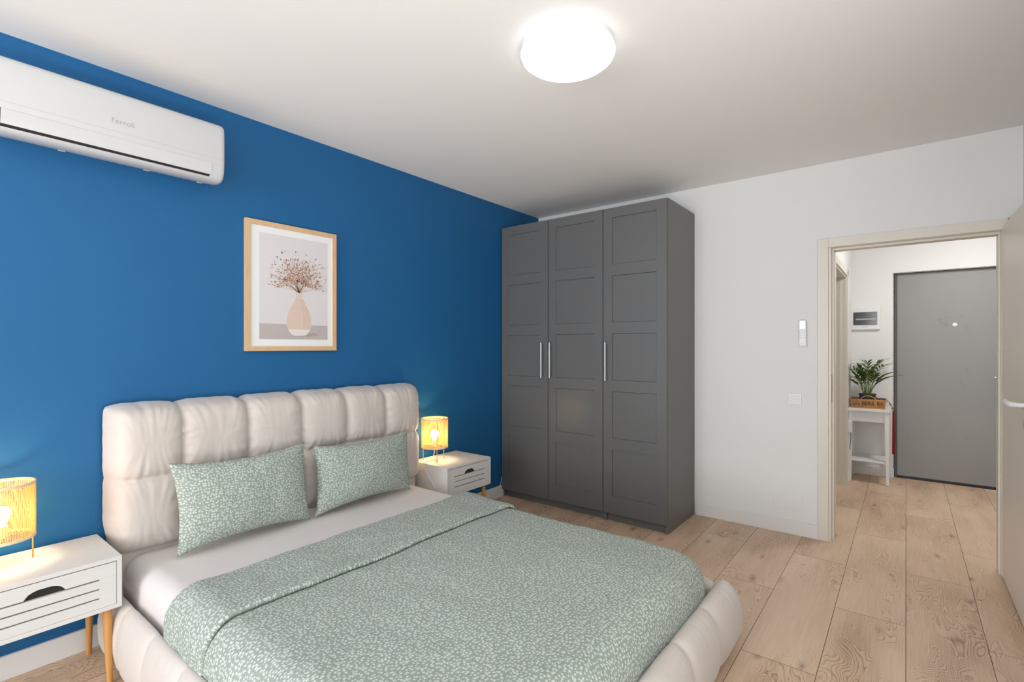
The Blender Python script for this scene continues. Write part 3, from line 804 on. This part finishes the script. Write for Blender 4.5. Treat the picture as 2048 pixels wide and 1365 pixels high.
def pillow(label, bl, br, tl, tr, th, uvo, seed, back=.4):
    """bl.. are world corners; bulges +th forwards (towards -y) and th*back backwards"""
    bl, br, tl, tr = map(Vector, (bl, br, tl, tr))
    nrm = (br-bl).cross(tl-bl).normalized()
    if nrm.y > 0: nrm = -nrm
    N, K = 90, 64; bm = B(); lay = bm.loops.layers.uv.verify()
    W = (br-bl).length; Hh = (tl-bl).length
    def side(sgn):
        V = []
        for i in range(N+1):
            row = []
            s = i/N
            for j in range(K+1):
                t = j/K
                # edges pull in between the corners
                a, b = 2*s-1, 2*t-1
                pin = .030*(1-a*a)*(b*b*b*b)*(1 if b > 0 else -1); pinx = .022*(1-b*b)*(a*a*a*a)*(1 if a > 0 else -1)
                p = bl*(1-s)*(1-t)+br*s*(1-t)+tl*(1-s)*t+tr*s*t
                ux = (br-bl).normalized(); uz = (tl-bl).normalized()
                p = p - uz*pin - ux*pinx
                h = (max(0, 1-a*a)**.42)*(max(0, 1-b*b)**.42)
                # corner gathers
                cd = min(math.hypot((1-abs(a))*W/2, (1-abs(b))*Hh/2), .5)
                ang = math.atan2((1-abs(b))*Hh, (1-abs(a))*W)
                q = (1 if a > 0 else 0)+(2 if b > 0 else 0)
                ed = min((1-abs(a))*W/2, (1-abs(b))*Hh/2)
                w1 = .011*math.exp(-cd/.08)*gn(ang*6, q*3+seed)*min(1, ed/.02)
                w2 = .009*fn(s*3+seed, t*2.4, seed*2+sgn, 3)*h + .004*math.exp(-ed/.03)*gn(s*26+seed, t*20, 3)*min(1, ed/.012)
                f = th*(1 if sgn > 0 else back)
                p = p + nrm*sgn*(f*h + w1 + w2)
                if p.z < MZ+.006: p.z = MZ+.006
                row.append(p)
            V.append(row)
        return V
    A, Bk = side(1), side(-1)
    VA = [[bm.verts.new(p) for p in r] for r in A]
    VB = [[VA[i][j] if i in (0, N) or j in (0, K) else bm.verts.new(Bk[i][j]) for j in range(K+1)] for i in range(N+1)]
    for VV, fl_ in ((VA, 0), (VB, 1)):
        for i in range(N):
            for j in range(K):
                idx = [(i, j), (i+1, j), (i+1, j+1), (i, j+1)]
                if fl_: idx = idx[::-1]
                try: f = bm.faces.new([VV[a][b] for a, b in idx])
                except ValueError: continue
                for l, (a, b) in zip(f.loops, idx): l[lay].uv = (uvo+a/N*W+fl_*2, uvo+b/K*Hh)
    bmesh.ops.recalc_face_normals(bm, faces=bm.faces)
    o = fin(bm, 'pillow', M['floral'], None, True)
    return tag(o, label, 'pillow', 'floral pillows on the bed')
pillow('sage floral pillow leaning on the headboard on the side of the left nightstand', (-3.185, -.345, .412), (-2.572, -.350, .412), (-3.190, -.268, .805), (-2.560, -.262, .803), .085, .2, 1.3)
pillow('sage floral pillow leaning on the headboard on the side of the wardrobe', (-2.545, -.345, .412), (-1.885, -.335, .412), (-2.508, -.262, .775), (-1.852, -.262, .775), .085, 1.7, 4.1)

# ------------------------------------------------------------------ nightstands
NW, ND, NZ0, NZ1 = .45, .362, .297, .497
def nightstand(xc, label):
    t = thing('nightstand', label, 'nightstand', (xc, -.2, 0), 'white nightstands beside the bed')
    x0, x1 = xc-NW/2, xc+NW/2; y0, y1 = -.02-ND, -.02; th = .016
    bm = B()
    box(bm, x0, x1, y0, y1, NZ1-th, NZ1, .0012, 1); box(bm, x0, x1, y0, y1, NZ0, NZ0+th, .0012, 1)
    box(bm, x0, x0+th, y0, y1, NZ0+th, NZ1-th, .0008, 1); box(bm, x1-th, x1, y0, y1, NZ0+th, NZ1-th, .0008, 1)
    box(bm, x0+th, x1-th, y1-.008, y1, NZ0+th, NZ1-th)
    fin(bm, 'cabinet', M['ns_white'], t)
    # drawer front with slots and a cut-out pull, as a pierced panel
    fx0, fx1, fz0, fz1 = x0+th+.002, x1-th-.002, NZ0+th+.0012, NZ1-th-.003
    yf = y0+.0015; yb = yf+.014
    hz = fz1-fz0; sl = [fz1-.052, fz1-.0875, fz1-.123]; sh = .0054
    sx0, sx1 = fx0+.052, fx1-.052
    bm = B()
    box(bm, fx0, sx0, yf, yb, fz0, fz1); box(bm, sx1, fx1, yf, yb, fz0, fz1)
    box(bm, sx0, sx1, yf, yb, fz0, sl[2]-sh); box(bm, sx0, sx1, yf, yb, sl[2], sl[1]-sh); box(bm, sx0, sx1, yf, yb, sl[1], sl[0]-sh)
    # top slat with arch cut
    pw, phh = .056, .026
    pts = [(sx0, sl[0]), (xc-pw, sl[0])]
    arc = [(-pw+.004, .006), (-pw+.012, .016), (-pw+.024, phh-.004), (-pw+.038, phh), (pw-.038, phh), (pw-.024, phh-.004), (pw-.012, .016), (pw-.004, .006)]
    pts += [(xc+a, sl[0]+b) for a, b in arc] + [(xc+pw, sl[0]), (sx1, sl[0]), (sx1, fz1), (sx0, fz1)]
    poly(bm, [(x, yf, z) for x, z in pts], (0, 1, 0), yb-yf)
    bmesh.ops.recalc_face_normals(bm, faces=bm.faces)
    dr = fin(bm, 'drawer', M['ns_white'], t)
    fin(box(B(), sx0-.005, sx1+.005, yb+.001, yb+.004, sl[2]-.01, sl[0]+phh+.004), 'slot_shade_sheet', M['ns_shade'], dr)  # dark sheet standing in for the shade behind the slots
    for sx in (-1, 1):
        for yy_, sy in ((y0+.042, -1), (y1-.06, 1)):
            bm = B(); xt = xc+sx*(NW/2-.038)
            tube(bm, [(xt, yy_, NZ0), (xt+sx*.003, yy_+sy*.026, 0.0)], [.0165, .0095], 18)
            fin(bm, 'leg', M['leg_wood'], t, True, 50)
    return t
n1 = nightstand(-3.610, 'white slatted nightstand on wooden legs at the left edge, near side of bed')
# the second is a copy
def copy_tree(o, parent=None, dx=Vector((0, 0, 0))):
    c = o.copy(); C.objects.link(c)
    if parent: c.parent = parent
    else: c.location = o.location+dx
    for ch in list(o.children): copy_tree(ch, c)
    return c
n2 = copy_tree(n1, None, Vector((-1.380+3.610, .002, 0)))
n2['label'] = 'white slatted nightstand between the bed and the dark wardrobe'

# ------------------------------------------------------------------ rattan lamps
def lamp(cx, cy, rot, label):
    z0 = NZ1+.0004; sb, st_ = z0+.095, z0+.305; R = .094
    t = thing('table_lamp', label, 'lamp', (cx, cy, z0), 'rattan table lamps on the nightstands')
    for z in (sb+.003, st_-.003):
        fr = B(); ringtube(fr, (cx, cy, z), R-.001, .0022, 56, 8); fin(fr, 'hoop', M['brass'], t, True)
    for k in range(3):
        a = rot+k*2*PI/3; px, py = cx+.087*math.cos(a), cy+.087*math.sin(a)
        fin(tube(B(), [(px, py, z0), (px, py, st_-.004)], .0026, 8), 'leg', M['brass'], t, True)
    bm = B(); n = 84; rgl = random.Random(5)
    for z in np.arange(sb+.006, st_-.004, .0042):
        ringtube(bm, (cx, cy, float(z)), R, .00105, 56, 4)
    for k in range(n):
        a = 2*PI*k/n + rgl.uniform(-.006, .006); px, py = cx+(R+.0006)*math.cos(a), cy+(R+.0006)*math.sin(a)
        a2 = a+rgl.uniform(-.012, .012)
        tube(bm, [(px, py, sb+.002), (cx+(R+.0006)*math.cos(a2), cy+(R+.0006)*math.sin(a2), st_-.002)], .0012, 4, False)
    sh = fin(bm, 'shade', M['cane'], t, True)
    rimm = mat('cane_rim', lin(236, 214, 176), .6)
    for z in (sb+.004, st_-.004):
        bm = B(); P = [[Vector((cx+rr*math.cos(a), cy+rr*math.sin(a), z+dz)) for rr, dz in ((R+.0022, -.005), (R+.0030, 0), (R+.0022, .005), (R-.0015, .005), (R-.0015, -.005), (R+.0022, -.005))] for a in [2*PI*i/64 for i in range(65)]]
        gridmesh(bm, P)
        bmesh.ops.remove_doubles(bm, verts=bm.verts, dist=1e-6)
        fin(bm, 'rim', rimm, sh, True, 50)
    # cross bar + socket + bulb
    bm = B()
    for k in range(3):
        a = rot+k*2*PI/3; tube(bm, [(cx, cy, sb+.012), (cx+.087*math.cos(a), cy+.087*math.sin(a), sb+.012)], .0018, 6)
    fin(bm, 'spider', M['brass'], t)
    bm = B(); lathe(bm, [(0, sb+.008), (.018, sb+.008), (.018, sb+.05), (.013, sb+.055), (0, sb+.055)], (cx, cy, 0), 20); bmesh.ops.recalc_face_normals(bm, faces=bm.faces)
    fin(bm, 'socket', M['plastic'], t, True, 40)
    bm = B(); zc = sb+.096
    lathe(bm, [(0, sb+.056), (.012, sb+.056), (.014, sb+.066), (.024, zc-.014), (.0285, zc), (.026, zc+.014), (.016, zc+.025), (0, zc+.029)], (cx, cy, 0), 20); bmesh.ops.recalc_face_normals(bm, faces=bm.faces)
    fin(bm, 'bulb', M['bulb'], t, True)
    return t
l1 = lamp(-3.694, -.135, math.radians(0), 'glowing rattan drum lamp on the left nightstand, cut by the photo edge')
fin(tube(B(), [(-3.694, -.135, .60), (-3.70, -.10, .52), (-3.71, -.06, .5025), (-3.72, -.024, .5025), (-3.72, -.010, .49), (-3.72, -.010, .40), (-3.72, -.010, .3), (-3.70, -.03, .1)], .0024, 8), 'cord', M['cable'], l1, True)
l2 = lamp(-1.494, -.139, math.radians(118), 'glowing rattan drum lamp on the nightstand between bed and wardrobe')
# its cord: down from the socket, over the side of the nightstand
pts = [(-1.494, -.139, .603), (-1.493, -.137, .56), (-1.508, -.135, .522), (-1.54, -.14, .5035), (-1.585, -.15, .5015), (-1.603, -.155, .5012), (-1.6095, -.158, .492), (-1.6105, -.17, .46), (-1.6095, -.19, .43), (-1.609, -.235, .385), (-1.6095, -.27, .34)]
def smooth_path(p, n=6):
    p = [Vector(q) for q in p]; out = []
    for i in range(len(p)-1):
        a, b, c, d = p[max(i-1, 0)], p[i], p[i+1], p[min(i+2, len(p)-1)]
        for k in range(n):
            t = k/n; out.append(.5*((2*b)+(c-a)*t+(2*a-5*b+4*c-d)*t*t+(3*b-a-3*c+d)*t**3))
    return out+[p[-1]]
fin(tube(B(), smooth_path(pts), .0024, 8), 'cord', M['cable'], l2, True)
# loose cord running up behind the wardrobe
bm = tube(B(), smooth_path([(-1.0, -.10, .0035), (-.85, -.075, .004), (-.78, -.055, .012), (-.70, -.035, .04), (-.64, -.024, .08), (-.60, -.020, .12), (-.575, -.008, .16), (-.55, -.006, .19)]), .0026, 8)
tag(fin(bm, 'power_cord', M['cable'], None, True), 'thin white cord rising from the floor behind the wardrobe edge', 'cord')

# ------------------------------------------------------------------ remote, switch
rm = thing('remote_control', 'white air conditioner remote in a holder on the white wall above the switch', 'remote control', (-.002, -2.246, 1.31))
fin(box(B(), -.012, 0, -2.274, -2.220, 1.315, 1.42, .003), 'holder', M['plastic'], rm)
rb = fin(box(B(), -.026, -.0125, -2.269, -2.224, 1.322, 1.502, .004), 'body', M['plastic'], rm)
fin(box(B(), -.0268, -.0258, -2.264, -2.229, 1.44, 1.494, .0003, 1), 'screen', mat('lcd_screen', lin(246, 246, 246), .12), rb)
for r_ in range(4):
    for c_ in range(3):
        yb_ = -2.2325-.0135*c_; zb_ = 1.427-.0145*r_ - (.004 if r_ > 1 else 0)
        fin(box(B(), -.0272, -.0258, yb_-.003, yb_+.003, zb_-.002, zb_+.002, .0006, 1), 'button', M['plastic_grey'], rb)
text('Ferroli', .0085, (-.0262, -2.2465, 1.341), Matrix.Rotation(-PI/2, 4, 'Z') @ Matrix.Rotation(PI/2, 4, 'X'), M['plastic_grey'], rb, 'lettering')
sw = thing('light_switch', 'white square rocker light switch on the white wall left of the doorway', 'light switch', (-.004, -2.197, .912))
fin(box(B(), -.009, 0, -2.238, -2.156, .910, .990, .003), 'plate', M['plastic'], sw)
bm = box(B(), -.0125, -.0088, -2.224, -2.170, .923, .977, .0015)
for v in bm.verts:
    if v.co.x < -.011 and v.co.z < .95: v.co.x += .0018
fin(bm, 'rocker', M['plastic'], sw)

# ------------------------------------------------------------------ hallway things
fb = thing('fuse_box', 'white wall fuse box with smoked window beside the grey steel door', 'fuse box', (HX-.01, -2.477, 1.487))
fin(box(B(), HX-.028, HX, -2.603, -2.352, 1.488, 1.722, .008, 3), 'housing', M['plastic'], fb)
lid = fin(box(B(), HX-.034, HX-.026, -2.578, -2.378, 1.538, 1.670, .002), 'window', M['smoke'], fb); lid['label'] = 'smoked clear cover'
fin(box(B(), HX-.0352, HX-.0338, -2.57, -2.40, 1.590, 1.604), 'breaker_row', M['plastic_grey'], lid)
fin(box(B(), HX-.0352, HX-.0338, -2.55, -2.42, 1.626, 1.632), 'breaker_row', mat('breaker_dark', lin(110, 112, 114), .4), lid)
fin(box(B(), HX-.036, HX-.026, -2.50, -2.455, 1.520, 1.530, .002), 'latch', M['plastic'], fb)

# side table
TX0, TX1, TY0, TY1, TZ = 1.895, 2.255, -2.683, -2.367, .715
tb = thing('side_table', 'small white side table with lower shelf in the hallway beside the steel door', 'side table', ((TX0+TX1)/2, (TY0+TY1)/2, 0))
fin(box(B(), TX0-.015, TX1+.01, TY0-.012, TY1+.004, TZ-.022, TZ, .003), 'tabletop', M['table_white'], tb)
bm = B(); a_ = .10
box(bm, TX0+.012, TX0+.026, TY0+.03, TY1-.03, TZ-.022-a_, TZ-.022); box(bm, TX1-.026, TX1-.012, TY0+.03, TY1-.03, TZ-.022-a_, TZ-.022)
box(bm, TX0+.03, TX1-.03, TY0+.006, TY0+.02, TZ-.022-a_, TZ-.022); box(bm, TX0+.03, TX1-.03, TY1-.02, TY1-.006, TZ-.022-a_, TZ-.022)
fin(bm, 'apron', M['table_white'], tb)
for sx, xx in ((1, TX0), (-1, TX1)):
    for sy, yy_ in ((1, TY0), (-1, TY1)):
        bm = box(B(), xx, xx+sx*.034, yy_, yy_+sy*.034, .004, TZ-.022)
        for v in bm.verts:
            if v.co.z < .1:
                if abs(v.co.x-xx) > .01: v.co.x -= sx*.013
                if abs(v.co.y-yy_) > .01: v.co.y -= sy*.013
        lg = fin(bm, 'leg', M['table_white'], tb)
        fin(box(B(), xx+sx*.002, xx+sx*.018, yy_+sy*.002, yy_+sy*.018, 0, .005), 'foot_pad', M['black'], lg)
bm = box(B(), TX0+.01, TX1-.01, TY0+.012, TY1-.012, .205, .222, .002)
fin(bm, 'shelf', M['table_white'], tb)
bm = box(B(), TX0+.005, TX0+.02, TY0+.03, TY1-.03, .196, .208)
# basket
bk = thing('wicker_basket', 'shallow rectangular wicker basket with arched handle on the white side table', 'basket', (2.08, -2.52, TZ))
bx0, bx1, by0, by1, bz0, bz1 = 1.97, 2.185, -2.648, -2.385, TZ+.0, TZ+.088
bm = B()
for z, r_ in ((bz0+.005, .005), (bz0+.022, .004), (bz1-.006, .006), (bz1-.018, .004)):
    g_ = (z-bz0)*.10
    tube(bm, [(bx0-g_, by0-g_, z), (bx1+g_, by0-g_, z), (bx1+g_, by1+g_, z), (bx0-g_, by1+g_, z), (bx0-g_, by0-g_, z)], r_, 8)
def stakes(p, q, n):
    for k in range(n+1):
        t = k/n; x = p[0]+(q[0]-p[0])*t; y = p[1]+(q[1]-p[1])*t
        cx_, cy_ = (bx0+bx1)/2, (by0+by1)/2; ox = .008*(1 if x > cx_ else -1) if abs(q[0]-p[0]) < .01 else 0; oy = .008*(1 if y > cy_ else -1) if abs(q[1]-p[1]) < .01 else 0
        tube(bm, [(x, y, bz0+.004), (x+ox, y+oy, bz1-.008)], .0022, 6)
stakes((bx0, by0), (bx0, by1), 26); stakes((bx1, by0), (bx1, by1), 26); stakes((bx0, by0), (bx1, by0), 20); stakes((bx0, by1), (bx1, by1), 20)
fin(bm, 'body', M['wicker'], bk, True)
fin(box(B(), bx0, bx1, by0, by1, bz0+.001, bz0+.007), 'bottom', M['wicker'], bk)
for xx in (bx0-.010, bx1+.010):
    bm = B(); tube(bm, smooth_path([(xx, by1-.075, bz0+.01), (xx, by1-.078, bz1), (xx-.002, by1-.105, bz1+.028), (xx-.002, by1-.135, bz1+.034), (xx-.002, by1-.165, bz1+.028), (xx, by1-.192, bz1), (xx, by1-.195, bz0+.01)]), .0035, 8)
    fin(bm, 'handle', M['wicker'], bk, True)
# plant
pl = thing('potted_palm', 'leafy green parlour palm in a dark pot standing in the wicker basket', 'plant', (2.08, -2.505, TZ+.008))
pc = (2.08, -2.507); pz = TZ+.008
bm = B(); lathe(bm, [(0, pz), (.050, pz), (.054, pz+.01), (.068, pz+.115), (.073, pz+.117), (.073, pz+.126), (.066, pz+.126), (.064, pz+.11), (0, pz+.108)], (pc[0], pc[1], 0), 40); bmesh.ops.recalc_face_normals(bm, faces=bm.faces)
fin(bm, 'pot', M['pot'], pl, True, 40)
bm = B(); lathe(bm, [(0, pz+.1085), (.063, pz+.1105), (0, pz+.116)], (pc[0], pc[1], 0), 30); fin(bm, 'soil', M['soil'], pl)
def frond(base, az, lean, L, nleaf, rg, droop=.5):
    """one palm frond: (stem bm points, leaflet list)"""
    d = Vector((math.cos(az), math.sin(az), 0)); pts = []
    for i in range(11):
        t = i/10; pts.append(Vector(base)+d*(lean*L*(t**1.5))+Vector((0, 0, L*(t-.22*droop*t**3))))
    return pts
rg = random.Random(21); fk = 0
def leaflet(bm, p, d, L, W, rg):
    up = Vector((0, 0, 1)); side = d.cross(up).normalized(); n = side.cross(d).normalized()
    V = []
    for i in range(7):
        t = i/6; w_ = W*(math.sin(PI*min(1, t*.93+.05))**.75)*(1-.2*t)
        c = p+d*(L*t)-up*(L*.34*t*t)
        V.append((bm.verts.new(c-side*w_/2+n*w_*.18), bm.verts.new(c), bm.verts.new(c+side*w_/2+n*w_*.18)))
    for a, b in zip(V, V[1:]):
        bm.faces.new((a[0], a[1], b[1], b[0])); bm.faces.new((a[1], a[2], b[2], b[1]))
specs = []
for k in range(15):
    az = k*2.399+.4; specs.append((az, .15+.40*((k*7) % 10)/10, .21+.22*((k*3) % 7)/7))
# two outstanding fronds: one up-left, one to the right
specs += [(math.radians(100), .50, .35), (math.radians(-80), .52, .27), (math.radians(-95), .72, .24), (math.radians(85), .75, .20)]
for az, lean, L in specs:
    b0 = (pc[0]+.03*math.cos(az*1.7), pc[1]+.03*math.sin(az*1.7), pz+.112)
    pts = frond(b0, az, lean, L, 8, rg, 1.0)
    bm = B(); tube(bm, pts, [.0032*(1-.6*i/10) for i in range(11)], 6)
    stx = fin(bm, 'stem', M['stem'], pl, True)
    bm = B(); nl = 5
    for i in range(nl):
        t = .52+.48*i/(nl-1); q = min(9, int(t*10)); p = pts[q].lerp(pts[q+1], t*10-q) if q < 10 else pts[10]
        dr = (pts[min(10, q+1)]-pts[max(0, q-1)]).normalized()
        for s in (-1, 1):
            sd = dr.cross(Vector((0, 0, 1)));
            if sd.length < .05: sd = Vector((math.sin(az), -math.cos(az), 0))
            sd.normalize()
            d = (dr*.75+sd*s*(.78-.45*(i/(nl-1)))+Vector((0, 0, .10))).normalized()
            leaflet(bm, p, d, rg.uniform(.095, .15), rg.uniform(.016, .025), rg)
    # keep the crown clear of the walls
    for v in bm.verts:
        if v.co.y > HY-.012: v.co.y = HY-.012-.05*math.tanh(v.co.y-HY+.012)
        if v.co.x > HX-.012: v.co.x = HX-.012
    bmesh.ops.solidify(bm, geom=bm.faces[:], thickness=.0006)
    fin(bm, 'frond', M['leaf'], pl, True)
# grey folded cloth in the basket
bm = B(); bmesh.ops.create_uvsphere(bm, u_segments=32, v_segments=18, radius=1)
for v in bm.verts:
    n_ = 1+.16*fn(v.co.x*1.6, v.co.y*1.6, v.co.z*1.6)
    v.co = Vector((2.07+v.co.x*.055*n_, -2.608+v.co.y*.022*n_, TZ+.055+v.co.z*.045*n_))
tag(fin(bm, 'folded_cloth', M['cloth_grey'], None, True), 'dark grey bundled cloth beside the plant pot inside the wicker basket', 'cloth')
# leash: striped cord + red ribbon
ls = thing('striped_strap', 'black white and red cord ending in a red ribbon hanging off the side table', 'strap', (2.20, -2.70, .25))
pth = smooth_path([(2.15, -2.625, TZ+.075), (2.17, -2.662, TZ+.068), (2.19, -2.688, TZ+.03), (2.20, -2.706, TZ-.02), (2.205, -2.708, TZ-.05)], 6)
cm = [M['black'], M['cable'], M['red']]
bm = B(); L_ = len(pth)
for i in range(L_-1): tube(bm, [pth[i], pth[i+1]], .0042, 8, False, [0, 0, 2, 0, 1, 0, 2, 2, 1, 0][i % 10])
fin(bm, 'cord', cm, ls)
bm = B(); P = []
for i in range(24):
    t = i/23; z = TZ-.05-(TZ-.05-.255)*t; sw_ = .003*math.sin(t*9)
    wd = .006+.005*t
    P.append([Vector((2.203+sw_, -2.706+wd*.6, z)), Vector((2.199+sw_+.003*math.cos(t*14), -2.710, z)), Vector((2.205-sw_, -2.714-wd*.6, z))])
gridmesh(bm, P); bmesh.ops.solidify(bm, geom=bm.faces[:], thickness=.003)
fin(bm, 'ribbon', M['red'], ls, True)
# wall-plugged white box with cable on the hall left wall
pb = thing('plug_adapter', 'small white plugged-in box with black cable behind the side table', 'adapter', (1.86, HY-.002, .50))
fin(box(B(), 1.80, 1.88, HY-.035, HY, .49, .60, .005), 'body', M['plastic'], pb)
fin(tube(B(), smooth_path([(1.84, HY-.028, .495), (1.845, HY-.030, .44), (1.82, HY-.026, .38), (1.80, HY-.024, .33)]), .003, 8), 'cable', M['black'], pb)
